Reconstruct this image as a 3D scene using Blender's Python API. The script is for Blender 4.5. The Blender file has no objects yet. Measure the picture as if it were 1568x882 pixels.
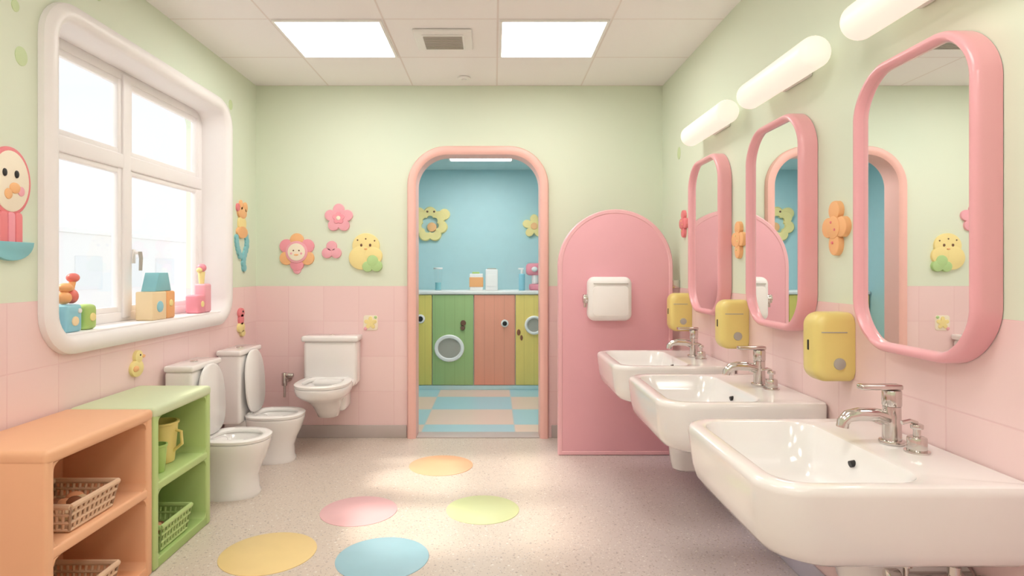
import bpy, bmesh, math, random
from mathutils import Vector, Matrix
random.seed(3)
pi=math.pi
scene=bpy.context.scene
try:
    scene.view_settings.view_transform='Standard'
    scene.view_settings.look='None'
    scene.view_settings.exposure=0.0
except Exception as e: print(e)

# ---------------------------------------------------------------- materials
def s2l(c):
    c=c/255.0
    return c/12.92 if c<=0.04045 else ((c+0.055)/1.055)**2.4
def K(r,g,b): return (s2l(r),s2l(g),s2l(b),1)
LIFT=0.20
def C(r,g,b): return K(r+(250-r)*LIFT,g+(246-g)*LIFT,b+(242-b)*LIFT)
class NT:
    def __init__(s,name):
        s.m=bpy.data.materials.new(name); s.m.use_nodes=True
        s.t=s.m.node_tree; s.n=s.t.nodes; s.l=s.t.links
        s.b=s.n['Principled BSDF']
    def node(s,t,**k):
        x=s.n.new(t)
        for a,v in k.items(): setattr(x,a,v)
        return x
    def lk(s,a,b): s.l.new(a,b)
    def math(s,op,a,b=None,c=None):
        x=s.n.new('ShaderNodeMath'); x.operation=op
        for i,q in enumerate((a,b,c)):
            if q is None: continue
            if isinstance(q,(int,float)): x.inputs[i].default_value=q
            else: s.lk(q,x.inputs[i])
        return x.outputs[0]
    def mix(s,f,a,b):
        x=s.n.new('ShaderNodeMix'); x.data_type='RGBA'
        for i,q in ((0,f),(6,a),(7,b)):
            if isinstance(q,(int,float)): x.inputs[i].default_value=q
            elif isinstance(q,tuple): x.inputs[i].default_value=q
            else: s.lk(q,x.inputs[i])
        return x.outputs[2]
    def pos(s):
        g=s.n.new('ShaderNodeNewGeometry'); x=s.n.new('ShaderNodeSeparateXYZ')
        s.lk(g.outputs['Position'],x.inputs[0]); return g.outputs['Position'],x.outputs
    def noise(s,scale,detail=3,vec=None):
        x=s.n.new('ShaderNodeTexNoise'); x.inputs['Scale'].default_value=scale; x.inputs['Detail'].default_value=detail
        if vec is None: vec=s.pos()[0]
        s.lk(vec,x.inputs['Vector']); return x.outputs['Fac']
    def ramp(s,v,a,b):
        x=s.n.new('ShaderNodeMapRange'); x.inputs[1].default_value=a; x.inputs[2].default_value=b
        s.lk(v,x.inputs[0]); return x.outputs[0]
    def bump(s,h,st=0.3,d=0.01):
        x=s.n.new('ShaderNodeBump'); x.inputs['Strength'].default_value=st; x.inputs['Distance'].default_value=d
        s.lk(h,x.inputs['Height']); s.lk(x.outputs[0],s.b.inputs['Normal'])
def plain(name,col,rough=0.45,metal=0.0,var=0.05,coat=0.0,sss=0):
    t=NT(name); t.b.inputs['Roughness'].default_value=rough; t.b.inputs['Metallic'].default_value=metal
    if coat: t.b.inputs['Coat Weight'].default_value=coat; t.b.inputs['Coat Roughness'].default_value=0.08
    f=t.noise(9.0,2)
    dark=tuple(max(0,c*(1-var)) for c in col[:3])+(1,)
    lite=tuple(min(1,c*(1+var)) for c in col[:3])+(1,)
    t.lk(t.mix(f,dark,lite),t.b.inputs['Base Color'])
    return t.m
def emis(name,col,st,base=None):
    t=NT(name); t.b.inputs['Base Color'].default_value=base or col; t.b.inputs['Roughness'].default_value=.4
    t.b.inputs['Emission Color'].default_value=col; t.b.inputs['Emission Strength'].default_value=st
    return t.m
def grid(t,u,v,s,wa=0.0015,wb=0.005,ou=0,ov=0,sv=None):
    sv=sv or s
    a=t.math('PINGPONG',t.math('SUBTRACT',u,ou),s/2); b=t.math('PINGPONG',t.math('SUBTRACT',v,ov),sv/2)
    return t.ramp(t.math('MINIMUM',a,b),wa,wb)   # 0 at joint,1 on tile
TILE_Z=1.205
def wallmat(name,axis,off=0.0):
    t=NT(name); p,x=t.pos()
    u=x[axis]; z=x[2]
    g=grid(t,u,z,0.28,0.001,0.004,off,TILE_Z)
    fu=t.math('FLOOR',t.math('DIVIDE',t.math('SUBTRACT',u,off),0.28)); fz=t.math('FLOOR',t.math('DIVIDE',t.math('SUBTRACT',z,TILE_Z),0.28))
    cb=t.node('ShaderNodeCombineXYZ'); t.lk(fu,cb.inputs[0]); t.lk(fz,cb.inputs[1])
    wn=t.node('ShaderNodeTexWhiteNoise'); t.lk(cb.outputs[0],wn.inputs[0])
    tile=t.mix(wn.outputs[0],K(247,215,214),K(249,220,218))
    tile=t.mix(g,K(242,207,207),tile)
    n=t.noise(0.8,2)
    paint=t.mix(n,K(219,235,215),K(234,238,216))
    f=t.math('GREATER_THAN',z,TILE_Z)
    t.lk(t.mix(f,tile,paint),t.b.inputs['Base Color'])
    t.lk(t.math('MULTIPLY_ADD',f,0.4,0.25),t.b.inputs['Roughness'])
    h=t.math('MAXIMUM',t.math('MULTIPLY',g,t.math('SUBTRACT',1.0,f)),0.0)
    fine=t.math('MULTIPLY',t.noise(60,3),0.05)
    t.bump(t.math('ADD',h,fine),0.18,0.003)
    return t.m
M={}
M['wl']=wallmat('pastel_wall_side',1,0.12); M['wb']=wallmat('pastel_wall_back',0,0.04)
def floormat():
    t=NT('terrazzo_vinyl'); p,x=t.pos()
    n=t.noise(1.2,3)
    base=t.mix(n,K(212,197,184),K(224,211,199))
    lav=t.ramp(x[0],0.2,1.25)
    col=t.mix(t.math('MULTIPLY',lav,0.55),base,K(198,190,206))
    for sc,r0,r1,ca,cb_ in ((38,0.18,0.25,K(150,130,124),K(250,246,240)),(80,0.24,0.34,K(164,142,132),K(246,238,228)),(60,0.13,0.20,K(180,150,128),K(142,138,150))):
        v=t.node('ShaderNodeTexVoronoi'); v.inputs['Scale'].default_value=sc; t.lk(p,v.inputs['Vector'])
        spot=t.ramp(v.outputs['Distance'],r0,r1)
        wn=t.node('ShaderNodeTexWhiteNoise'); t.lk(v.outputs['Position'],wn.inputs[0])
        chip=t.mix(wn.outputs[0],ca,cb_)
        col=t.mix(spot,t.mix(0.66,col,chip),col)
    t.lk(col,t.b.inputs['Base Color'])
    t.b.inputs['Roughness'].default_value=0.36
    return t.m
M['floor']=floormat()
def ceilmat():
    t=NT('ceiling_tiles'); p,x=t.pos()
    a=t.math('PINGPONG',t.math('SUBTRACT',x[0],0.02),0.335); b=t.math('PINGPONG',t.math('SUBTRACT',x[1],4.825),0.32)
    g=t.ramp(t.math('MINIMUM',a,b),0.003,0.008)
    t.lk(t.mix(g,K(236,227,223),K(251,248,247)),t.b.inputs['Base Color'])
    t.b.inputs['Roughness'].default_value=0.8
    t.bump(t.math('ADD',g,t.math('MULTIPLY',t.noise(90,2),0.1)),0.15,0.003)
    return t.m
M['ceil']=ceilmat()
def bluefloor():
    t=NT('blue_floor_tiles'); p,x=t.pos()
    fu=t.math('FLOOR',t.math('DIVIDE',t.math('ADD',x[0],0.6),0.77)); fv=t.math('FLOOR',t.math('DIVIDE',t.math('SUBTRACT',x[1],5.23),0.57))
    c=t.math('PINGPONG',t.math('ADD',fu,fv),1.0)
    col=t.mix(c,K(240,210,196),K(178,214,224))
    g=grid(t,t.math('ADD',x[0],0.6),t.math('SUBTRACT',x[1],5.23),0.77,0.002,0.006,0,0,0.57)
    t.lk(t.mix(g,K(206,210,210),col),t.b.inputs['Base Color']); t.b.inputs['Roughness'].default_value=0.35
    return t.m
M['bfloor']=bluefloor()
def wood(name,c):
    t=NT(name); p,x=t.pos()
    g=t.ramp(t.math('PINGPONG',x[0],0.055),0.001,0.004)
    mp=t.node('ShaderNodeMapping'); mp.inputs['Scale'].default_value=(12,12,1.2); t.lk(p,mp.inputs[0])
    n=t.noise(2.0,4,mp.outputs[0])
    d=tuple(q*0.9 for q in c[:3])+(1,)
    t.lk(t.mix(g,tuple(q*0.8 for q in c[:3])+(1,),t.mix(n,d,c)),t.b.inputs['Base Color'])
    t.b.inputs['Roughness'].default_value=0.5; return t.m
M['bwall']=plain('blue_wall_paint',K(186,221,226),0.6,var=0.03)
M['bceil']=plain('blue_ceiling_paint',K(198,224,226),0.8)
M['cab_g']=wood('cabinet_green',K(172,202,138)); M['cab_r']=wood('cabinet_coral',K(252,172,146)); M['cab_y']=wood('cabinet_yellow',K(248,222,128)); M['cab_o']=wood('cabinet_olive',K(232,214,116))
M['white']=plain('white_plastic',K(246,244,242),0.35,var=0.01)
M['ceramic']=plain('glazed_ceramic',K(248,245,243),0.12,var=0.01,coat=0.6)
M['seat']=plain('toilet_seat_plastic',K(249,247,245),0.22,var=0.01)
M['bowlshade']=plain('toilet_bowl_shadowed_glaze',K(205,203,200),0.1,var=0.02)  # greyer glaze colour paints in the shade deep inside the bowl
M['winframe']=plain('window_frame_white',K(247,243,243),0.4,var=0.01)
M['coral']=plain('coral_door_frame',C(246,184,172),0.4,var=0.02)
M['pink']=plain('pink_panel',C(242,168,182),0.45,var=0.02)
M['pinkl']=plain('pink_panel_edge',C(248,180,190),0.45,var=0.02)
M['pframe']=plain('pink_mirror_frame',C(240,158,168),0.3,var=0.02,coat=0.3)
M['chrome']=plain('chrome',K(214,208,204),0.14,1.0,0.02)
M['black']=plain('black_plastic',K(34,32,34),0.4)
M['grey']=plain('grey_plastic',K(182,178,168),0.4)
M['base']=plain('grey_baseboard',K(196,184,180),0.5)
M['baselav']=plain('lavender_baseboard',K(200,196,212),0.5)
M['yel']=plain('yellow_dispenser',C(236,212,108),0.35,var=0.02,coat=0.2)
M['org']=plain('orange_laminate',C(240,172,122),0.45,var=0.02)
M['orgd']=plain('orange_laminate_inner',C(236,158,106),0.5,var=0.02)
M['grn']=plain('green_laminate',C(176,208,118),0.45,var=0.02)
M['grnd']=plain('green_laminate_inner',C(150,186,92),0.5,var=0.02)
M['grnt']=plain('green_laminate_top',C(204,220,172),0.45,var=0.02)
M['d_pink']=plain('decal_pink',C(244,160,176),0.55); M['d_hot']=plain('decal_red',C(238,112,120),0.55)
M['d_rose']=plain('decal_rose',C(246,142,160),0.55)
M['d_or']=plain('decal_orange',C(250,180,112),0.55); M['d_cream']=plain('decal_cream',C(252,238,212),0.55)
M['d_yel']=plain('decal_yellow',C(248,226,140),0.55); M['d_grn']=plain('decal_green',C(170,214,130),0.55)
M['d_blue']=plain('decal_blue',C(110,190,202),0.55); M['d_brown']=plain('decal_brown',K(120,84,66),0.55)
M['d_pgrn']=plain('decal_pale_green',K(210,228,180),0.6)
M['f_yel']=plain('floor_vinyl_yellow',C(242,208,130),0.4); M['f_pink']=plain('floor_vinyl_pink',C(236,178,184),0.4)
M['f_blue']=plain('floor_vinyl_blue',C(138,192,212),0.4); M['f_grn']=plain('floor_vinyl_green',C(206,218,154),0.4)
M['f_or']=plain('floor_vinyl_orange',K(243,188,148),0.4)
M['t_blue']=plain('toy_blue',C(126,200,222),0.4); M['t_cream']=plain('toy_cream',C(248,218,166),0.45)
M['t_roof']=plain('toy_roof_blue',C(110,186,200),0.45)
M['t_or']=plain('toy_orange',C(244,164,92),0.4); M['t_pink']=plain('toy_pink',C(240,130,150),0.4)
M['t_grn']=plain('toy_green',C(160,200,90),0.4); M['t_red']=plain('toy_red',C(226,94,84),0.4)
M['tan']=plain('tan_basket',C(222,180,142),0.55); M['brown']=plain('brown_toy',K(150,96,68),0.5)
M['paper']=plain('paper_roll',K(250,247,244),0.8,var=0.01)
M['panel']=emis('light_panel_diffuser',(1.0,0.965,0.92,1),11.0)
M['panelb']=emis('light_panel_diffuser_cool',(1.0,0.97,0.94,1),13.0)
M['tube']=emis('wall_lamp_diffuser',(1.0,0.93,0.83,1),0.52,K(230,220,205))
M['bld']=plain('outside_building_render',K(249,247,246),0.9,var=.01); M['bldw']=plain('outside_building_window',K(240,241,243),0.5,var=.01)
M['gnd']=plain('outside_paving',K(244,243,240),0.9,var=.02)
t=NT('mirror_glass'); t.b.inputs['Base Color'].default_value=(0.94,0.95,0.945,1); t.b.inputs['Metallic'].default_value=1; t.b.inputs['Roughness'].default_value=0.01; M['mirror']=t.m
t=NT('window_glass'); tr=t.node('ShaderNodeBsdfTransparent'); gl=t.node('ShaderNodeBsdfGlossy'); gl.inputs['Roughness'].default_value=0.02
mx=t.node('ShaderNodeMixShader'); mx.inputs[0].default_value=0.06; t.lk(tr.outputs[0],mx.inputs[1]); t.lk(gl.outputs[0],mx.inputs[2]); t.lk(mx.outputs[0],t.n['Material Output'].inputs[0]); M['glass']=t.m

# ---------------------------------------------------------------- mesh builder
class MB:
    def __init__(s): s.v=[]; s.f=[]; s.m=[]; s.mats=[]
    def mi(s,k):
        if k not in s.mats: s.mats.append(k)
        return s.mats.index(k)
    def addraw(s,vs,fs,k,T=None):
        b=len(s.v); i=s.mi(k)
        for q in vs: s.v.append(tuple(T@Vector(q)) if T is not None else tuple(q))
        for f in fs: s.f.append([b+a for a in f]); s.m.append(i)
    def loft(s,rings,k,cap0=True,cap1=True,loop=False,T=None):
        n=len(rings[0]); vs=[p for r in rings for p in r]; fs=[]
        R=len(rings)
        for r in range(R if loop else R-1):
            a=r*n; b=((r+1)%R)*n
            for i in range(n):
                j=(i+1)%n; fs.append([a+i,a+j,b+j,b+i])
        if not loop:
            if cap0: fs.append(list(range(n))[::-1])
            if cap1: fs.append([(R-1)*n+i for i in range(n)])
        s.addraw(vs,fs,k,T)
    def rbox(s,x0,x1,y0,y1,z0,z1,k,r=0.01,seg=3,T=None):
        bm=bmesh.new(); bmesh.ops.create_cube(bm,size=1)
        for v in bm.verts: v.co=Vector(((x0+x1)/2+v.co.x*(x1-x0),(y0+y1)/2+v.co.y*(y1-y0),(z0+z1)/2+v.co.z*(z1-z0)))
        r=min(r,abs(x1-x0)*.49,abs(y1-y0)*.49,abs(z1-z0)*.49)
        if r>0: bmesh.ops.bevel(bm,geom=bm.edges[:],offset=r,segments=seg,profile=0.5,affect='EDGES')
        bm.verts.index_update()
        s.addraw([v.co.copy() for v in bm.verts],[[v.index for v in f.verts] for f in bm.faces],k,T); bm.free()
    def cyl(s,p0,p1,r0,k,r1=None,seg=24,bev=0.0,T=None):
        r1=r0 if r1 is None else r1
        p0=Vector(p0);p1=Vector(p1); d=(p1-p0); L=d.length; d.normalize()
        a=d.orthogonal().normalized(); b=d.cross(a)
        def ring(t,r): return [p0+d*t+(a*math.cos(2*pi*i/seg)+b*math.sin(2*pi*i/seg))*r for i in range(seg)]
        if bev>0: rs=[ring(0,r0-bev),ring(bev*.3,r0-bev*.3),ring(bev,r0),ring(L-bev,r1),ring(L-bev*.3,r1-bev*.3),ring(L,r1-bev)]
        else: rs=[ring(0,r0),ring(L,r1)]
        s.loft(rs,k,T=T)
    def tube(s,pts,r,k,seg=14,T=None):
        pts=[Vector(p) for p in pts]; rs=[]; a=None
        for i,p in enumerate(pts):
            d=(pts[min(i+1,len(pts)-1)]-pts[max(i-1,0)]).normalized()
            a=d.orthogonal().normalized() if a is None else (a-d*a.dot(d)).normalized()
            b=d.cross(a); rr=r[i] if isinstance(r,(list,tuple)) else r
            rs.append([p+(a*math.cos(2*pi*j/seg)+b*math.sin(2*pi*j/seg))*rr for j in range(seg)])
        s.loft(rs,k,T=T)
    def ell(s,c,rad,k,seg=20,rings=12,T=None):
        rs=[]
        for i in range(1,rings):
            th=pi*i/rings
            rs.append([(c[0]+rad[0]*math.sin(th)*math.cos(2*pi*j/seg),c[1]+rad[1]*math.sin(th)*math.sin(2*pi*j/seg),c[2]-rad[2]*math.cos(th)) for j in range(seg)])
        s.loft(rs,k,T=T)
    def relief(s,out,F,h0,h1,k,bev=0.006):
        o,u,v,n=F
        cx=sum(p[0] for p in out)/len(out); cy=sum(p[1] for p in out)/len(out)
        R=max(math.hypot(p[0]-cx,p[1]-cy) for p in out)
        def ring(sc,h): return [o+u*(cx+(p[0]-cx)*sc)+v*(cy+(p[1]-cy)*sc)+n*h for p in out]
        b=min(bev,(h1-h0)*.8); q=1-b/R
        s.loft([ring(1,h0),ring(1,h1-b),ring((1+q)/2+.25*(1-q),h1-b*.3),ring(q,h1)],k)
    def profile(s,fn,prof,F,k,loop=True,cap0=False,cap1=False):
        o,u,v,n=F
        rs=[[o+u*p[0]+v*p[1]+n*h for p in fn(i)] for i,h in prof]
        s.loft(rs,k,cap0,cap1,loop)
    def build(s,name,mat=None,angle=38,smooth=True,parent=None):
        me=bpy.data.meshes.new(name); me.from_pydata(s.v,[],s.f)
        for k in s.mats: me.materials.append(M[k])
        for p,i in zip(me.polygons,s.m): p.material_index=i
        bm=bmesh.new(); bm.from_mesh(me); bmesh.ops.recalc_face_normals(bm,faces=bm.faces[:]); bm.to_mesh(me); bm.free()
        if smooth:
            for p in me.polygons: p.use_smooth=True
            me.set_sharp_from_angle(angle=math.radians(angle))
        o=bpy.data.objects.new(name,me); scene.collection.objects.link(o)
        if mat is not None: o.matrix_world=mat
        if parent: o.parent=parent
        return o
V=Vector
def circ(cx,cy,r,n=28,ry=None,rot=0):
    ry=r if ry is None else ry
    c,s_=math.cos(rot),math.sin(rot)
    return [(cx+r*math.cos(2*pi*i/n)*c-ry*math.sin(2*pi*i/n)*s_,cy+r*math.cos(2*pi*i/n)*s_+ry*math.sin(2*pi*i/n)*c) for i in range(n)]
def flower(cx,cy,r,k=5,amp=.2,n=80,rot=pi/2):
    o=[]
    for i in range(n):
        a=2*pi*i/n; q=abs(math.cos(k*(a-rot)/2))**.8
        rr=r*(1-amp*1.6*(1-q)); o.append((cx+rr*math.cos(a),cy+rr*math.sin(a)))
    return o
def rrect(x0,x1,y0,y1,r,n=8,r2=None):
    r2=r if r2 is None else r2; o=[]
    for cx,cy,a0,rr in ((x1-r2,y1-r2,0,r2),(x0+r,y1-r,90,r),(x0+r,y0+r,180,r),(x1-r2,y0+r2,270,r2)):
        for i in range(n+1):
            a=math.radians(a0+90*i/n); o.append((cx+rr*math.cos(a),cy+rr*math.sin(a)))
    return o
def rrectfn(x0,x1,y0,y1,r,n=8):
    return lambda i: rrect(x0+i,x1-i,y0+i,y1-i,max(r-i,0.002),n)
XL,XR,YB,YF,ZC=-1.896,1.34,4.83,-1.6,2.8
FL=lambda y,z:(V((XL,y,z)),V((0,1,0)),V((0,0,1)),V((1,0,0)))
FR=lambda y,z:(V((XR,y,z)),V((0,1,0)),V((0,0,1)),V((-1,0,0)))
FB=lambda x,z,y=YB:(V((x,y,z)),V((1,0,0)),V((0,0,1)),V((0,-1,0)))

# ---------------------------------------------------------------- shell
def wall(name,outer,holes,F,th,k,k2=None):
    o,u,v,n=F; bm=bmesh.new(); es=[]
    for lp in [outer]+holes:
        vs=[bm.verts.new(o+u*p[0]+v*p[1]) for p in lp]
        for i in range(len(vs)): es.append(bm.edges.new((vs[i],vs[(i+1)%len(vs)])))
    bmesh.ops.triangle_fill(bm,edges=es,use_beauty=True,use_dissolve=False)
    r=bmesh.ops.extrude_face_region(bm,geom=bm.faces[:])
    for g in r['geom']:
        if isinstance(g,bmesh.types.BMVert): g.co-=n*th
    bmesh.ops.recalc_face_normals(bm,faces=bm.faces[:])
    me=bpy.data.meshes.new(name)
    bm.to_mesh(me)
    me.materials.append(M[k]); 
    if k2:
        me.materials.append(M[k2])
        for p in me.polygons:
            if p.normal.dot(n)<-0.9: p.material_index=1
    ob=bpy.data.objects.new(name,me); scene.collection.objects.link(ob); bm.free(); return ob
WY0,WY1,WZ0,WZ1,WR=2.60,4.24,1.04,2.43,0.11
winfn=rrectfn(WY0,WY1,WZ0,WZ1,WR,8)
wall('wall_left',[(YF,0),(YB+.14,0),(YB+.14,ZC),(YF,ZC)],[winfn(-.006)],FL(0,0),0.26,'wl')
DX0,DX1,DZ,DR=-0.625,0.365,2.25,0.25
def doorfn(i,z0=0.0):
    r=max(DR-i,0.02); x0=DX0+i; x1=DX1-i; z1=DZ-i; o=[(x0,z0),(x1,z0)]
    for cx,a0 in ((x1-r,0),(x0+r,90)):
        for j in range(13):
            a=math.radians(a0+90*j/12); o.append((cx+r*math.cos(a),z1-r+r*math.sin(a)))
    return o
dl=doorfn(-.006)
notch=dl[1:]+[dl[0]]
outer=[(XL,0),(XL,ZC),(XR,ZC),(XR,0)]+notch
wall('wall_back',outer,[],FB(0,0),0.14,'wb','bwall')
wall('wall_right',[(YF,0),(YB+.14,0),(YB+.14,ZC),(YF,ZC)],[],FR(0,0),0.12,'wl')
wall('wall_front',[(XL,0),(XR,0),(XR,ZC),(XL,ZC)],[],(V((0,YF,0)),V((1,0,0)),V((0,0,1)),V((0,1,0))),0.12,'wb')
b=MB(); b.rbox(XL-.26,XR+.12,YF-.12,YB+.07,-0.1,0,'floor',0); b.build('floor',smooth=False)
b=MB(); b.rbox(XL-.26,XR+.12,YF-.12,YB+.14,ZC,ZC+.1,'ceil',0); b.build('ceiling',smooth=False)
b=MB(); b.rbox(XL+.002,DX0-.072,YB-.014,YB-.001,0,.10,'base',.004); b.rbox(DX1+.09,XR-.002,YB-.014,YB-.001,0,.10,'base',.004); b.build('baseboard_back')
b=MB(); b.rbox(XL+.001,XL+.014,YF+.01,YB-.016,0,.10,'base',.004); b.build('baseboard_left')
b=MB(); b.rbox(XR-.014,XR-.001,YF+.01,YB-.016,0,.10,'baselav',.004); b.build('baseboard_right')
b=MB()
prof=[(-.004,-.145),(0.004,-.150),(0.004,0.03),(-.010,.042),(-.030,.046),(-.055,.040),(-.065,.026),(-.065,0.001),(-.004,.001)]
o,u,v,n=FB(0,0)
rs=[[o+u*p[0]+v*max(p[1],0)+n*h for p in doorfn(i)] for i,h in prof]
N=len(rs[0]); vs=[p for r in rs for p in r]; fs=[]; R_=len(rs)
for r in range(R_):
    for i in range(1,N):
        j=(i+1)%N; q=(r+1)%R_; fs.append([r*N+i,r*N+j,q*N+j,q*N+i])
b.addraw(vs,fs,'coral')
b.build('door_frame')
b=MB(); b.rbox(DX0+.006,DX1-.006,YB-.02,YB+.14,0.0,.008,'base',.003); b.build('trim_1')

b=MB()
b.profile(winfn,[(-.003,-.20),(.004,-.20),(.004,.015),(-.008,.036),(-.030,.046),(-.060,.042),(-.080,.026),(-.083,0.001),(-.003,.001)],FL(0,0),'winframe',loop=True)
b.rbox(XL-.20,XL+.02,WY0+.04,WY1-.04,WZ0-.02,WZ0+.012,'winframe',.006)
b.build('trim_2')
b=MB(); XG=XL-.165
def sash(y0,y1,z0,z1,w,x0=XG-.03,x1=XG+.03):
    b.rbox(x0,x1,y0,y0+w,z0,z1,'winframe',.008); b.rbox(x0,x1,y1-w,y1,z0,z1,'winframe',.008)
    b.rbox(x0+.003,x1-.003,y0+w*.6,y1-w*.6,z0,z0+w,'winframe',.008); b.rbox(x0+.003,x1-.003,y0+w*.6,y1-w*.6,z1-w,z1,'winframe',.008)
sash(WY0,WY1,WZ0+.01,WZ1,.055,XG-.035,XG+.02)
ym=3.36; zt=1.93
b.rbox(XG-.03,XG+.03,ym-.035,ym+.035,WZ0+.03,WZ1-.02,'winframe',.008)
b.rbox(XG-.03,XG+.028,WY0+.02,WY1-.02,zt-.04,zt+.04,'winframe',.008)
for (ya,yb) in ((WY0+.05,ym-.03),(ym+.03,WY1-.05)):
    sash(ya,yb,WZ0+.06,zt-.035,.035,XG-.02,XG+.018); sash(ya,yb,zt+.035,WZ1-.05,.035,XG-.02,XG+.018)
b.rbox(XG-.004,XG+.002,WY0+.04,WY1-.04,WZ0+.05,WZ1-.04,'glass',0)
b.rbox(XG+.03,XG+.04,ym+.035,ym+.062,1.37,1.45,'white',.004); b.cyl((XG+.035,ym+.048,1.43),(XG+.07,ym+.048,1.43),.009,'white'); b.tube([(XG+.07,ym+.048,1.435),(XG+.075,ym+.05,1.40),(XG+.072,ym+.05,1.33)],[.011,.010,.009],'grey')
b.build('window_1')
b=MB(); b.rbox(-14,-11,-2,22,-3.2,2.3,'bld',.02)
for i in range(12):
    for j in range(3): b.rbox(-11.02,-10.97,-1.2+i*1.9,-.1+i*1.9,-2.2+j*1.5,-1.3+j*1.5,'bldw',.01)
b.rbox(-14.2,-10.9,-2.2,22.2,2.3,2.42,'bld',.02)
b.build('neighbour_building')
b=MB(); b.rbox(-40,XL-.4,-20,30,-3.3,-3.2,'gnd',0); b.build('outside_ground',smooth=False)

# ceiling fixtures
def panel(x0,x1,y0,y1,name='ceiling_light_panel',z=ZC,k='panel'):
    b=MB(); fn=rrectfn(x0+.012,x1-.012,y0+.012,y1-.012,.012,3); F=(V((0,0,z)),V((1,0,0)),V((0,1,0)),V((0,0,-1)))
    b.profile(fn,[(0,0),(0,.012),(.016,.012),(.016,.004)],F,'white',loop=False)
    b.profile(fn,[(.016,.001),(.016,.006)],F,k,loop=False,cap0=True,cap1=True); b.build(name)
for y0 in (3.535,0.975,-.945):
    panel(-1.32,-.65,y0,y0+.64); panel(.02,.69,y0,y0+.64)
b=MB()
b.rbox(-.50,-.14,3.68,4.0,ZC-.02,ZC-.001,'white',.01); b.rbox(-.45,-.19,3.73,3.95,ZC-.03,ZC-.018,'white',.008)
for i in range(9): b.rbox(-.44,-.20,3.742+i*.023,3.752+i*.023,ZC-.037,ZC-.028,'grey',.002)
b.rbox(-.44,-.20,3.735,3.945,ZC-.0325,ZC-.029,'grey',.001)
b.build('ceiling_vent')
b=MB(); b.cyl((-.23,4.62,ZC-.015),(-.23,4.62,ZC-.001),.05,'white',bev=.004); b.cyl((-.23,4.62,ZC-.025),(-.23,4.62,ZC-.014),.02,'white',bev=.003); b.build('smoke_detector')

# ---------------------------------------------------------------- blue room
BY=7.2; BX0,BX1,BZ=-1.6,1.3,2.52
b=MB(); b.rbox(BX0-.1,BX1+.1,BY,BY+.1,0,BZ,'bwall',0); b.build('wall_far',smooth=False)
b=MB(); b.rbox(BX0-.1,BX0,YB+.14,BY,0,BZ,'bwall',0); b.build('wall_far_left',smooth=False)
b=MB(); b.rbox(BX1,BX1+.1,YB+.14,BY,0,BZ,'bwall',0); b.build('wall_far_right',smooth=False)
b=MB(); b.rbox(BX0-.1,BX1+.1,YB+.07,BY+.1,-.1,0,'bfloor',0); b.build('floor_far',smooth=False)
b=MB(); b.rbox(BX0-.1,BX1+.1,YB+.14,BY+.1,BZ,BZ+.1,'bceil',0); b.build('ceiling_far',smooth=False)
panel(-.50,.21,6.0,6.58,z=BZ,k='panelb'); panel(-.50,.21,5.2,5.6,z=BZ,k='panelb')
b=MB(); CY=6.74
b.rbox(BX0+.01,BX1-.01,CY+.02,BY-.005,0,1.06,'white',.004)
b.rbox(BX0+.01,BX1-.01,CY-.02,BY-.003,1.06,1.10,'white',.012)
b.rbox(BX0+.01,BX1-.01,CY-.005,CY+.03,0.0,.05,'bceil',.004)
cols=['cab_y','cab_o','cab_g','cab_r','cab_y','cab_g']
for i,k in enumerate(cols):
    x0=-1.615+i*.462
    b.rbox(max(x0+.004,BX0+.02),min(x0+.458,BX1-.02),CY-.008,CY+.018,.055,1.055,k,.006)
def fcy(x,z): return (V((x,CY-.008,z)),V((1,0,0)),V((0,0,1)),V((0,-1,0)))
def knob(x,z,r=.03):
    b.relief(circ(0,0,r),fcy(x,z),0,.015,'white'); b.relief(circ(0,0,r*.6),fcy(x,z),0.01,.03,'black')
knob(.115,.74,.042); knob(-.82,.79,.05)
for x,z,r in ((-.345,.745,.03),(-.35,.69,.025)): b.relief(circ(0,0,r),fcy(x,z),0,.025,'d_brown')
F=fcy(-.50,.465)
b.profile(lambda i:circ(0,0,.165-i,40,.15-i),[(0,0),(0,.02),(.01,.03),(.03,.03),(.04,.02),(.04,.003)],F,'white',loop=False)
b.relief(circ(0,0,.13,40,.115),F,0,.006,'grey')
F=fcy(.44,.72)
b.profile(lambda i:circ(0,0,.105-i,40),[(0,0),(0,.02),(.01,.03),(.02,.03),(.03,.02),(.03,.003)],F,'white',loop=False); b.relief(circ(0,0,.078,30),F,0,.006,'grey')
b.relief(circ(0,0,.02,16,.035),fcy(.27,.64),0,.01,'brown'); b.relief(circ(0,0,.015,16,.03),fcy(.30,.58),0,.01,'brown')
b.build('storage_cabinet')
FF=lambda x,z:FB(x,z,BY)
b=MB(); F=FF(-.76,1.87)
b.profile(lambda i:[( (p[0])*(1-i), p[1]*(1-i)) for p in flower(0,0,.21,7,.12,84)],[(0,0),(0,.03),(.06,.045),(.35,.045),(.5,.04),(.5,0)],F,'d_yel',loop=False)
b.relief(circ(-.13,.13,.07),F,0,.04,'d_yel'); b.relief(circ(.17,.12,.065),F,0,.04,'d_yel'); b.relief(circ(.02,-.03,.055),F,0.0,.03,'d_or'); b.relief(circ(.05,.15,.012),F,0.0,.055,'d_brown'); b.relief(circ(-.03,.15,.012),F,0.0,.055,'d_brown')
b.build('bear_wall_plaque')
b=MB(); b.relief(flower(0,0,.14,5,.3),FF(.47,1.85),0,.04,'d_yel'); b.relief(circ(0,0,.04),FF(.47,1.85),.03,.05,'d_or'); b.build('star_wall_plaque')
cz=1.10
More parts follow.
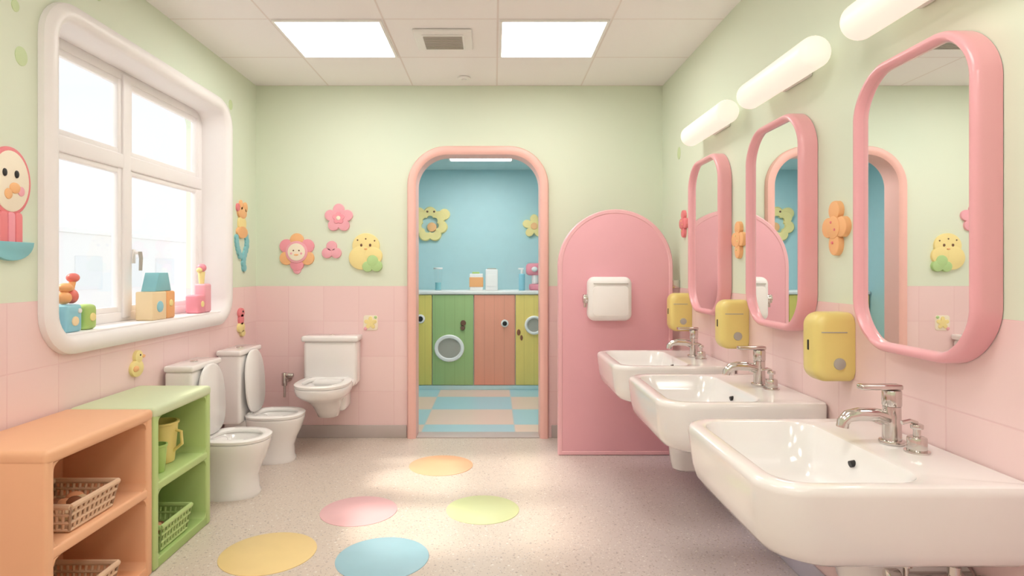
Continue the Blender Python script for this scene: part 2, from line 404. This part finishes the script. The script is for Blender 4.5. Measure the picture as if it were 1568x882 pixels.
b=MB(); b.cyl((-.64,6.9,cz),(-.64,6.9,cz+.24),.04,'glass',r1=.05); b.cyl((-.64,6.9,cz+.005),(-.64,6.9,cz+.09),.033,'d_blue'); b.cyl((-.64,6.9,cz+.24),(-.64,6.9,cz+.26),.052,'white',bev=.004); b.build('glass_jar')
b=MB(); b.rbox(-.28,-.13,6.86,6.96,cz,cz+.19,'white',.006); b.rbox(-.283,-.127,6.855,6.965,cz+.04,cz+.15,'t_or',.004); b.rbox(-.25,-.17,6.87,6.95,cz+.185,cz+.21,'t_grn',.004); b.build('tissue_carton')
b=MB(); b.rbox(-.10,.04,6.87,6.97,cz,cz+.24,'white',.008); b.rbox(-.085,.025,6.866,6.875,cz+.05,cz+.18,'paper',.002); b.rbox(-.08,.02,6.88,6.96,cz+.235,cz+.252,'grey',.002); b.build('storage_carton')
b=MB(); b.cyl((.31,6.84,cz),(.31,6.84,cz+.19),.036,'t_blue',bev=.01); b.cyl((.31,6.84,cz+.19),(.31,6.84,cz+.24),.014,'white'); b.rbox(.27,.33,6.83,6.85,cz+.235,cz+.255,'white',.004); b.build('soap_bottle')
b=MB(); b.rbox(.40,.55,6.93,7.07,cz,cz+.07,'t_pink',.02); b.cyl((.47,7.0,cz+.07),(.47,7.0,cz+.18),.04,'white',bev=.01); b.rbox(.365,.55,6.94,7.06,cz+.17,cz+.31,'t_pink',.04); b.ell((.46,6.94,cz+.24),(.035,.02,.03),'white'); b.build('toy_mixer')

# ---------------------------------------------------------------- mirrors, lights, dispensers, sinks
for yc in (1.875,2.79,3.70):
    b=MB(); z0,z1=1.065,2.02
    def fn2(i,yc=yc):
        o=[]
        for (a,c) in rrect(yc-.265+i,yc+.265-i,z0+.018+i,z1-.018-i,.145-i,12):
            t_=(c-(z0+z1)/2)/((z1-z0)/2); s_=(a-yc)/.265
            o.append((a+.026*s_*(1-t_*t_),c+.024*t_*(1-min(1,s_*s_))))
        return o
    b.profile(fn2,[(.0,.002),(0,.052),(.004,.066),(.012,.074),(.022,.074),(.029,.066),(.032,.05),(.032,.030)],FR(0,0),'pframe',loop=False)
    b.profile(fn2,[(.028,.003),(.028,.050)],FR(0,0),'mirror',loop=False,cap0=True,cap1=True)
    b.build('wall_mirror',angle=50)
for yc in (1.78,2.67,3.56):
    b=MB(); x=XR-.09; r=.064; L=.335; rs=[]
    for i in range(21):
        th=pi*i/20; q=.6
        y=(yc-L+r*q-r*q*math.cos(th)) if i<=10 else (yc+L-r*q-r*q*math.cos(th))
        rr=max(r*abs(math.sin(th))**.75,.004)
        if i==10: rr=r
        rs.append([(x+rr*math.cos(2*pi*j/28),y,2.185+rr*math.sin(2*pi*j/28)) for j in range(28)])
        if i==10: rs.append([(x+rr*math.cos(2*pi*j/28),yc+L-r*q,2.185+rr*math.sin(2*pi*j/28)) for j in range(28)])
    b.loft(rs,'tube')
    b.rbox(XR-.035,XR-.001,yc-.12,yc+.12,2.15,2.22,'white',.008)
    b.build('wall_lamp')
for yc in (2.31,3.25,4.17):
    b=MB(); y0,y1=yc-.06,yc+.06; z0,z1=.915,1.175; x0,x1=XR-.145,XR-.001
    def pr(i,y):
        return [(a,y,c) for a,c in rrect(x0+i,x1,z0+i,z1-i,.05-i*.5,8,r2=.012)]
    b.loft([pr(.03,y0),pr(.012,y0+.006),pr(.003,y0+.018),pr(0,y0+.034),pr(0,y1-.034),pr(.003,y1-.018),pr(.012,y1-.006),pr(.03,y1)],'yel')
    b.cyl((XR-.06,y0-.006,.985),(XR-.06,y0+.01,.985),.022,'grey',bev=.003)
    b.rbox(x0-.003,x0+.01,yc-.006,yc+.006,1.03,1.07,'black',.004)
    b.rbox(x0+.02,x1-.03,y0-.002,y0+.01,1.10,1.104,'grey',.001)
    b.build('soap_dispenser')
def sink(yc,zb):
    b=MB()
    def R(z,x0,hy,r,x1=XR-.006,r2=.02): return [(a,yc+c,z) for a,c in rrect(x0,x1,-hy,hy,r,10,r2=r2)]
    rings=[R(.572,.86,.22,.10),R(.576,.79,.275,.11),R(.586,.745,.312,.118),R(.603,.712,.334,.120),R(.63,.692,.346,.120),R(.67,.682,.352,.118),R(.73,.675,.355,.116),R(.775,.670,.357,.115),
           R(.788,.671,.356,.114),R(.797,.678,.350,.110),R(.80,.690,.340,.10),
           R(.80,.712,.318,.095,1.115,.08),R(.797,.722,.308,.09,1.105,.08),R(.785,.728,.302,.088,1.098,.08),
           R(.74,.740,.290,.09,1.088,.08),R(.69,.755,.270,.09,1.075,.08),R(.655,.78,.240,.085,1.055,.08),R(.637,.82,.19,.07,1.02,.06),R(.632,.87,.11,.04,.97,.035)]
    b.loft(rings,'ceramic')
    b.cyl((.92,yc,.630),(.92,yc,.637),.03,'chrome',bev=.002); b.cyl((.92,yc,.635),(.92,yc,.639),.015,'black')
    b.cyl((1.078,yc,.745),(1.094,yc,.748),.010,'black')
    def P(z,x0,hy): return [(a,yc+c,z) for a,c in rrect(x0,XR-.016,-hy,hy,hy*.95,8,r2=.01)]
    b.loft([P(zb,1.10,.05),P(zb+.01,1.085,.062),P(zb+.05,1.075,.068),P(max(zb+.08,.4),1.05,.075),P(.53,1.02,.09),P(.59,.98,.11)],'ceramic')
    for dy,x in ((-.13,1.16),(-.19,1.25),(.17,1.2)):
        b.cyl((XR-.004,yc+dy,.47),(x,yc+dy,.47),.014,'chrome'); b.cyl((x,yc+dy,.455),(x,yc+dy,.58),.008,'chrome'); b.cyl((x-.02,yc+dy,.47),(x-.055,yc+dy,.47),.022,'chrome',bev=.004); b.cyl((x,yc+dy,.5),(x,yc+dy,.53),.016,'chrome')
        b.cyl((XR-.004,yc+dy,.47),(XR-.012,yc+dy,.47),.03,'chrome')
    x=1.225; y=yc+.03
    b.cyl((x,y,.80),(x,y,.812),.036,'chrome',bev=.003); b.cyl((x,y,.81),(x,y,.915),.027,'chrome',r1=.025); b.cyl((x,y,.915),(x,y,.965),.027,'chrome',bev=.004)
    b.tube([(x-.01,y,.876),(x-.05,y,.888),(x-.10,y,.890),(x-.135,y,.884),(x-.15,y,.866),(x-.152,y,.85)],[.022,.021,.020,.019,.018,.018],'chrome')
    b.rbox(x-.10,x+.026,y-.018,y+.018,.966,.982,'chrome',.005)
    x2=1.24; y2=yc-.06
    b.cyl((x2,y2,.80),(x2,y2,.845),.026,'chrome',bev=.004); b.cyl((x2,y2,.845),(x2,y2,.87),.010,'chrome'); b.cyl((x2,y2,.868),(x2,y2,.882),.017,'chrome',bev=.003); b.tube([(x2,y2,.885),(x2-.02,y2,.892),(x2-.045,y2,.886)],.006,'chrome'); b.cyl((x2,y2,.80),(x2,y2,.805),.034,'chrome')
    b.build('wall_mounted_sink')
for yc,zb in ((1.84,.30),(2.775,.30),(3.70,.12)): sink(yc,zb)

# ---------------------------------------------------------------- arch partition + towel dispenser
b=MB(); PX0,PX1,PZ=.46,1.285,1.77
def arch(i,z0=0.0):
    x0=PX0+i;x1=PX1-i; r=(x1-x0)/2; o=[(x0,z0+i),(x1,z0+i)]
    for j in range(33):
        a=pi*j/32; o.append(((x0+x1)/2+r*math.cos(a),PZ-i-r+r*math.sin(a)))
    return o
F=FB(0,0,4.43)
b.profile(arch,[(.004,0),(0,.006),(0,.062),(.006,.070),(.026,.070),(.031,.066)],F,'pinkl',loop=False,cap0=True)
b.profile(arch,[(.029,.05),(.029,.0665),(.036,.068)],F,'pink',loop=False,cap1=True)
for z in (.4,1.2): b.rbox(PX1-.01,XR-.001,4.375,4.415,z,z+.06,'chrome',.004)
b.build('toilet_partition')
b=MB(); y1=4.359
b.rbox(.657,.965,y1-.135,y1-.0,.975,1.285,'white',.05,7)
b.relief(rrect(-.125,.125,-.12,.09,.03,6),(V((.811,y1-.133,1.13)),V((1,0,0)),V((0,0,1)),V((0,-1,0))),0,.010,'paper',.008)
b.rbox(.69,.932,y1-.142,y1-.12,1.235,1.240,'grey',.001)
b.cyl((.66,y1-.07,1.13),(.625,y1-.07,1.13),.032,'chrome',bev=.004); b.cyl((.64,y1-.07,1.13),(.64,y1-.07,1.07),.010,'chrome'); b.rbox(.628,.65,y1-.10,y1-.04,1.10,1.16,'chrome',.006)
b.build('paper_towel_dispenser')

# ---------------------------------------------------------------- toilets
def egg(z,xc,a,bb,n=40,sq=2.3,back=2.8):
    o=[]
    for i in range(n):
        t_=2*pi*i/n; c,s_=math.cos(t_),math.sin(t_); e=sq if c>0 else back
        o.append((xc+a*math.copysign(abs(c)**(2/e),c),bb*math.copysign(abs(s_)**(2/e),s_),z))
    return o
def seatring(b,z,xc,a,w,th=.022,hole=.055):
    rs=[egg(z,xc,a,w),egg(z+th*.7,xc,a+.003,w+.003),egg(z+th,xc,a-.008,w-.008),egg(z+th,xc+.006,a-hole+.01,w-hole+.008),egg(z+th*.6,xc+.006,a-hole,w-hole),egg(z,xc+.006,a-hole,w-hole)]
    b.loft(rs,'seat',loop=True)
def lid_up(b,x,z0,h,w,tilt=.10):
    T=Matrix.Translation((x,0,z0))@Matrix.Rotation(-(pi/2+tilt),4,'Y')
    rs=[egg(-.010,h/2,h/2-.006,w-.006),egg(-.004,h/2,h/2,w),egg(.006,h/2,h/2,w),egg(.012,h/2,h/2-.01,w-.01),egg(.015,h/2,h/2-.04,w-.04)]
    b.loft(rs,'seat',T=T)
def floor_toilet(name,M_,dz=0.0):
    b=MB()
    E=lambda z,xc,a,w: egg(z+dz*z/.34,xc,a,w)
    b.loft([E(0,.30,.180,.130),E(.015,.30,.183,.133),E(.04,.30,.172,.124),E(.12,.31,.160,.118),E(.18,.325,.164,.124),E(.24,.338,.178,.145),E(.29,.343,.188,.164),E(.325,.347,.193,.173),E(.338,.347,.192,.172),E(.342,.347,.186,.166),
            E(.342,.355,.145,.125),E(.33,.355,.135,.115),E(.26,.35,.112,.095),E(.20,.335,.075,.065),],'ceramic')
    b.loft([E(.215,.34,.075,.065),E(.219,.34,.08,.07)],'bowlshade')
    b.rbox(.015,.26,-.10,.10,.15,.336+dz,'ceramic',.03)
    b.rbox(.004,.165,-.175,.175,.315+dz,.755,'ceramic',.022,4)
    b.rbox(.0035,.175,-.185,.185,.750,.788,'ceramic',.014,4)
    b.cyl((.09,0,.788),(.09,0,.794),.022,'chrome',bev=.002)
    seatring(b,.344+dz,.347,.193,.173)
    for s_ in (-1,1): b.cyl((.19,s_*.05,.368+dz),(.19,s_*.09,.368+dz),.012,'seat')
    lid_up(b,.212,.372+dz,.405-dz,.158,.06)
    return b.build(name,mat=M_,angle=45)
floor_toilet('toilet',Matrix.Translation((XL+.014,3.62,0)),-.01)
floor_toilet('toilet',Matrix.Translation((XL+.014,4.27,0)),-.03)
b=MB()
b.loft([egg(.215,.19,.06,.055),egg(.225,.20,.085,.075),egg(.27,.215,.105,.088),egg(.32,.24,.135,.10),egg(.37,.28,.175,.125),egg(.405,.315,.22,.17),egg(.43,.325,.245,.190),egg(.465,.33,.255,.198),egg(.48,.33,.253,.196),egg(.485,.33,.245,.19),
        egg(.485,.345,.19,.145),egg(.47,.345,.18,.135),egg(.42,.34,.15,.11),egg(.35,.32,.09,.07)],'ceramic')
b.loft([egg(.37,.33,.09,.075),egg(.374,.33,.095,.078)],'bowlshade')
b.rbox(.003,.20,-.13,.13,.25,.48,'ceramic',.04,4)
b.rbox(.003,.17,-.205,.205,.44,.785,'ceramic',.03,4); b.rbox(.002,.185,-.218,.218,.78,.825,'ceramic',.016,4)
b.rbox(.003,.22,-.20,.20,.44,.50,'ceramic',.03,4)
b.cyl((.09,0,.825),(.09,0,.831),.022,'chrome',bev=.002)
seatring(b,.487,.345,.235,.195,.024,.06)
b.build('wall_hung_toilet',mat=Matrix.Translation((-1.265,YB,0))@Matrix.Rotation(-pi/2,4,'Z'),angle=45)
b=MB(); x=-1.64; z=.48
b.cyl((x,YB-.001,z),(x,YB-.012,z),.035,'chrome'); b.cyl((x,YB-.01,z),(x,YB-.09,z),.014,'chrome'); b.cyl((x,YB-.09,z-.05),(x,YB-.09,z+.05),.022,'chrome',bev=.004); b.cyl((x,YB-.09,z+.03),(x+.07,YB-.09,z+.03),.018,'chrome',bev=.004); b.cyl((x,YB-.09,z-.05),(x,YB-.09,z-.14),.009,'chrome')
b.build('flush_valve')

# ---------------------------------------------------------------- shelves
def shelf(name,y0,y1,H,ko,ki,kt):
    b=MB(); x0,x1=XL+.016,-1.50; t_=.042
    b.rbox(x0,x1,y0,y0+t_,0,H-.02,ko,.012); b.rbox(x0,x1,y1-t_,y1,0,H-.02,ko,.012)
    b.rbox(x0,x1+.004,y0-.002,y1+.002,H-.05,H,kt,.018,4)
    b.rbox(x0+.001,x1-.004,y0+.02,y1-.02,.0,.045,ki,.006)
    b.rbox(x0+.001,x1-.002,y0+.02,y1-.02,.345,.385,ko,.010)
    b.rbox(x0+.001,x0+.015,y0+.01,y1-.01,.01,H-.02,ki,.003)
    for za,zb in ((.045,.345),(.385,H-.05)):
        for (yy,dy) in ((y0+t_,1),(y1-t_,-1)):
            for (zz,dz) in ((za,1),(zb,-1)):
                r=.035
                prof=[(0,0),(r,0)]+[(r-r*math.sin(a),r-r*math.cos(a)) for a in [pi/2*j/6 for j in range(1,6)]]+[(0,r)]
                ra=[(x0+.01,yy-dy*.001+dy*p[0],zz-dz*.001+dz*p[1]) for p in prof]; rb=[(x1-.006,)+q[1:] for q in ra]
                b.loft([ra,rb],ko)
    return b.build(name,angle=35)
shelf('toy_shelf_orange',2.03,2.665,.725,'org','orgd','org')
shelf('toy_shelf_green',2.675,3.21,.725,'grn','grnd','grnt')
def basket(name,cx,cy,z,wx,wy,h,k,items):
    b=MB(); 
    def loop(zz,g): return [(cx+(wx/2+g)*sx,cy+(wy/2+g)*sy,zz) for sx,sy in ((-1,-1),(1,-1),(1,1),(-1,1))]
    b.rbox(cx-wx/2,cx+wx/2,cy-wy/2,cy+wy/2,z,z+.008,k,.003)
    L=[loop(z+.006,0),loop(z+h,.018)]
    for s_ in range(4):
        a0=V(L[0][s_]);a1=V(L[0][(s_+1)%4]);c0=V(L[1][s_]);c1=V(L[1][(s_+1)%4])
        n=max(4,int((a1-a0).length/.022))
        for i in range(n+1):
            f=i/n; b.cyl(a0.lerp(a1,f),c0.lerp(c1,f),.0058,k,seg=6)
        for g in (.03,.33,.66,.97,1.0):
            b.cyl(a0.lerp(c0,g),a1.lerp(c1,g),.0068 if g<.9 else .010,k,seg=8)
    for i in range(items):
        b.ell((cx+random.uniform(-.28,.28)*wx,cy+random.uniform(-.28,.28)*wy,z+.038+random.uniform(0,.3)*h),(random.uniform(.022,.036),random.uniform(.022,.036),.026),random.choice(['brown','orgd','brown','t_cream']),12,8)
    return b.build(name)
basket('storage_basket',-1.645,2.31,.386,.22,.24,.10,'tan',9)
basket('storage_basket',-1.645,2.31,.046,.22,.24,.11,'tan',10)
basket('storage_basket',-1.64,2.89,.046,.22,.24,.12,'grn',10)
def cup(name,cx,cy,z,r,h,k,handle=True):
    b=MB(); R=lambda rr,zz:[(cx+rr*math.cos(2*pi*i/28),cy+rr*math.sin(2*pi*i/28),z+zz) for i in range(28)]
    b.loft([R(r*.75,0),R(r*.8,.004),R(r,h-.012),R(r*1.08,h-.010),R(r*1.08,h),R(r*.93,h),R(r*.75,.01)],k)
    if handle: b.tube([(cx+r*.85,cy,z+h*.8),(cx+r*1.3,cy,z+h*.75),(cx+r*1.35,cy,z+h*.45),(cx+r*.75,cy,z+h*.25)],.008,k,8)
    b.build(name)
cup('play_bucket',-1.65,3.0,.386,.078,.20,'yel',True); cup('drinking_cup',-1.585,2.85,.386,.042,.13,'t_grn',False)

# ---------------------------------------------------------------- floor dots
for x,y,r,k,nm in ((-1.065,2.86,.22,'f_yel','floor_dot_yellow'),(-.75,3.36,.21,'f_pink','floor_dot_pink'),(-.518,2.81,.214,'f_blue','floor_dot_blue'),(-.065,3.38,.203,'f_grn','floor_dot_green'),(-.364,4.14,.217,'f_or','floor_dot_orange')):
    b=MB(); b.relief(circ(x,y,r,56),(V((0,0,0)),V((1,0,0)),V((0,1,0)),V((0,0,1))),0,.0025,k,.001); b.build(nm)

# ---------------------------------------------------------------- wall decals
def decal(name,F,parts,su=1.0):
    b=MB()
    for out,h0,h1,k in parts: b.relief([(p[0]*su,p[1]) for p in out],F,h0,h1,k)
    return b.build(name)
petals=[]
for i in range(6):
    a=pi/2+i*pi/3; petals.append((circ(.095*math.cos(a),.095*math.sin(a),.055),0,.018,'d_rose' if i%2 else 'd_or'))
decal('flower_face_wall_sticker',FB(-1.569,1.475),petals+[(circ(0,-.13,.035,20,.045),0,.014,'d_pink'),(circ(0,0,.088),.0,.024,'d_pink'),(circ(0,0,.07),.01,.028,'d_cream'),(circ(-.022,.012,.007),.02,.031,'d_brown'),(circ(.022,.012,.007),.02,.031,'d_brown'),(circ(0,-.022,.02,16,.008),.02,.031,'d_or'),(circ(.04,-.012,.010),.02,.030,'d_pink'),(circ(-.04,-.012,.010),.02,.030,'d_pink')])
decal('flower_wall_sticker',FB(-1.236,1.745),[(flower(0,0,.115,5,.22),0,.02,'d_pink'),(flower(0,0,.05,5,.2),.01,.026,'d_rose'),(circ(0,0,.018),.02,.030,'d_cream')])
decal('clover_wall_sticker',FB(-1.293,1.49),[(circ(0,.032,.042),0,.018,'d_pink'),(circ(-.036,-.022,.042),0,.018,'d_pink'),(circ(.036,-.022,.042),0,.018,'d_pink')])
decal('spotted_pear_wall_sticker',FB(-1.02,1.475),[(circ(0,.05,.108,36,.10),0,.02,'d_yel'),(circ(-.035,-.045,.10,36,.095),0,.0215,'d_yel'),(circ(.06,-.03,.07),0,.0225,'d_yel'),(circ(-.035,.055,.009,16,.012),.01,.027,'d_brown'),(circ(.035,.055,.009,16,.012),.01,.027,'d_brown'),(circ(.0,.105,.006),.01,.026,'d_brown'),(circ(-.065,.095,.006),.01,.026,'d_brown'),(circ(.07,.09,.006),.01,.026,'d_brown'),(circ(0,0.025,.014,16,.007),.01,.028,'d_or'),
    (circ(.015,-.115,.042),0,.029,'d_grn'),(circ(.085,-.11,.045),0,.030,'d_grn'),(circ(.055,-.07,.045),0,.031,'d_grn')])
decal('star_wall_sticker',FB(-.985,.912),[(rrect(-.058,.058,-.06,.06,.02),0,.006,'d_cream'),(flower(0,0,.052,5,.35),.0,.012,'d_yel'),(circ(.04,.045,.012),0,.012,'d_grn'),(circ(-.04,-.045,.014),0,.012,'d_pink')])
boat=[(.125*math.cos(a),-.115+.075*math.sin(a)) for a in [pi+pi*j/16 for j in range(17)]]
decal('bird_wall_sticker',FL(2.365,1.56),[(circ(0,.12,.115,40,.135),0,.012,'d_hot'),(circ(0,.12,.10,40,.12),0,.016,'d_cream'),(circ(.025,.15,.012,16,.016),.01,.021,'black'),(circ(-.04,.15,.012,16,.016),.01,.021,'black'),(circ(.015,.095,.03,20,.022),.01,.021,'d_or'),(circ(.05,.085,.02),.01,.020,'d_pink'),(circ(-.02,.07,.022),.01,.020,'d_or'),
    (rrect(-.06,-.022,-.13,.0,.012),0,.016,'d_hot'),(rrect(-.018,.018,-.135,.0,.012),0,.017,'d_rose'),(rrect(.022,.06,-.13,.0,.012),0,.016,'d_hot'),
    (boat,0,.020,'d_blue')],.9)
g=[(circ(0,.19,.045),0,.016,'d_or'),(circ(.035,.235,.018,16,.04),0,.016,'d_or'),(circ(-.012,.245,.014,16,.04),0,.016,'d_or'),(circ(-.042,.225,.014,16,.03),0,.016,'d_hot'),(circ(0,.11,.04,20,.06),0,.015,'d_yel'),(circ(.0,.045,.055,24,.045),0,.016,'d_or')]
for i in range(9):
    a=i/8; g.append((circ(.035+.02*math.sin(a*5.5),.05-.27*a,.018,16,.03),0,.014+.0005*i,'d_blue'))
for i in range(6):
    a=i/5; g.append((circ(-.055+.035*a*a,.0-.13*a,.016,16,.026),0,.0145+.0005*i,'d_blue'))
decal('giraffe_wall_sticker',FL(4.54,1.57),g,1.7)
decal('seahorse_wall_sticker',FL(4.52,.945),[(circ(0,.07,.035),0,.018,'d_hot'),(circ(.0,.02,.028,20,.045),0,.018,'d_hot'),(circ(.0,-.04,.04),0,.018,'d_yel'),(circ(.02,-.085,.026),0,.018,'d_yel'),(circ(0.01,.078,.008),.01,.022,'black')],1.4)
decal('duck_wall_sticker',FL(3.2,.835),[(circ(0,-.02,.055,28,.045),0,.018,'d_yel'),(circ(.012,.04,.034),0,.019,'d_yel'),(circ(.05,.038,.016,16,.009),0,.021,'d_or'),(circ(.018,.048,.006),.01,.023,'black'),(circ(-.02,-.02,.025,16,.016),.01,.023,'d_or')])
for y,z,r in ((4.36,2.52,.03),(2.43,2.19,.032),(2.9,2.66,.032),(2.40,2.38,.02)):
    decal('dot_wall_sticker',FL(y,z),[(circ(0,0,r,24,r*1.2),0,.003,'d_pgrn')])
def clov(y,z,k,k2,s=1):
    decal('blossom_wall_sticker',FR(y,z),[(circ(0,.065*s,.038*s),0,.022,k),(circ(.045*s,.0,.040*s),0,.022,k),(circ(-.045*s,.0,.040*s),0,.022,k),(circ(0,-.065*s,.036*s,24,.045*s),0,.022,k),(circ(0,0,.045*s),0,.026,k),(circ(.01,.02*s,.006),.02,.03,k2),(circ(-.015,-.01*s,.006),.02,.03,k2),(circ(.005,-.06*s,.006),.02,.028,k2)])
clov(2.36,1.50,'d_or','d_hot'); clov(3.30,1.50,'d_or','d_yel',.95); clov(4.26,1.66,'d_hot','d_or',.9)
decal('dot_wall_sticker',FR(4.4,2.18),[(circ(0,0,.035,24,.045),0,.003,'d_pgrn')])

# ---------------------------------------------------------------- sill toys
zs=WZ0+.012
def FX(x,y,z): return (V((x,y,z)),V((0,1,0)),V((0,0,1)),V((1,0,0)))
b=MB(); b.rbox(-1.985,-1.90,2.70,2.80,zs,zs+.125,'t_blue',.014); b.relief(circ(0,0,.022),FX(-1.90,2.75,zs+.05),-.002,.006,'t_cream'); b.relief(circ(0,0,.012),FX(-1.90,2.78,zs+.095),-.002,.006,'white'); b.build('toy_block_blue')
b=MB(); b.rbox(-1.97,-1.90,2.825,2.91,zs,zs+.12,'t_grn',.022); b.relief(circ(0,0,.02),FX(-1.90,2.87,zs+.06),-.002,.006,'d_yel'); b.build('toy_block_green')
b=MB(); z=zs+.126; b.ell((-1.945,2.74,z+.03),(.03,.035,.03),'t_or'); b.ell((-1.945,2.79,z+.035),(.028,.03,.034),'t_red'); b.ell((-1.945,2.75,z+.075),(.028,.035,.022),'t_or'); b.cyl((-1.945,2.78,z+.05),(-1.945,2.80,z+.11),.014,'t_or'); b.ell((-1.945,2.80,z+.12),(.026,.030,.022),'t_red'); b.build('toy_rooster')
b=MB(); b.rbox(-1.99,-1.89,3.36,3.50,zs,zs+.16,'t_cream',.008); b.rbox(-1.985,-1.892,3.505,3.60,zs,zs+.16,'t_or',.012); b.relief(circ(0,0,.032),FX(-1.89,3.43,zs+.075),-.002,.005,'t_blue'); b.relief(circ(0,0,.02),FX(-1.892,3.55,zs+.09),-.002,.005,'d_yel')
b.build('toy_block_house')
b=MB(); Fz=(V((-1.98,3.485,zs+.161)),V((0,1,0)),V((0,0,1)),V((1,0,0))); b.relief([(-.085,0),(.085,0),(.05,.105),(-.045,.105)],Fz,0,.08,'t_roof',.006); b.build('toy_block_roof')
b=MB(); b.rbox(-1.99,-1.90,3.90,4.0,zs,zs+.12,'t_pink',.014); b.rbox(-1.985,-1.905,4.005,4.09,zs,zs+.19,'d_pink',.014); b.relief(circ(0,0,.02),FX(-1.90,3.95,zs+.06),-.002,.005,'d_yel'); b.build('toy_block_pink')
b=MB(); z=zs+.19; b.cyl((-1.945,4.03,z),(-1.945,4.03,z+.08),.016,'d_yel',r1=.022); b.ell((-1.945,4.03,z+.105),(.03,.034,.028),'t_pink'); b.ell((-1.945,4.0,z+.09),(.018,.02,.018),'d_yel'); b.build('toy_flower')

# ---------------------------------------------------------------- light
sun=bpy.data.lights.new('sun','SUN'); sun.energy=4.0; sun.angle=math.radians(6); sun.color=(1,.92,.80)
so=bpy.data.objects.new('sun',sun); scene.collection.objects.link(so)
so.rotation_euler=V((1,.09,-.95)).to_track_quat('-Z','Y').to_euler()
w=bpy.data.worlds.new('World'); scene.world=w; w.use_nodes=True
bg=w.node_tree.nodes['Background']; bg.inputs[0].default_value=(.91,.955,.985,1); bg.inputs[1].default_value=1.15

cam=bpy.data.cameras.new('Camera'); co=bpy.data.objects.new('Camera',cam); scene.collection.objects.link(co)
co.location=(0,0,1.335); co.rotation_euler=(pi/2,0,0)
cam.sensor_width=36; cam.lens=36*929/1568; cam.shift_x=27/1568; cam.shift_y=-28/1568; cam.clip_start=.05
scene.camera=co
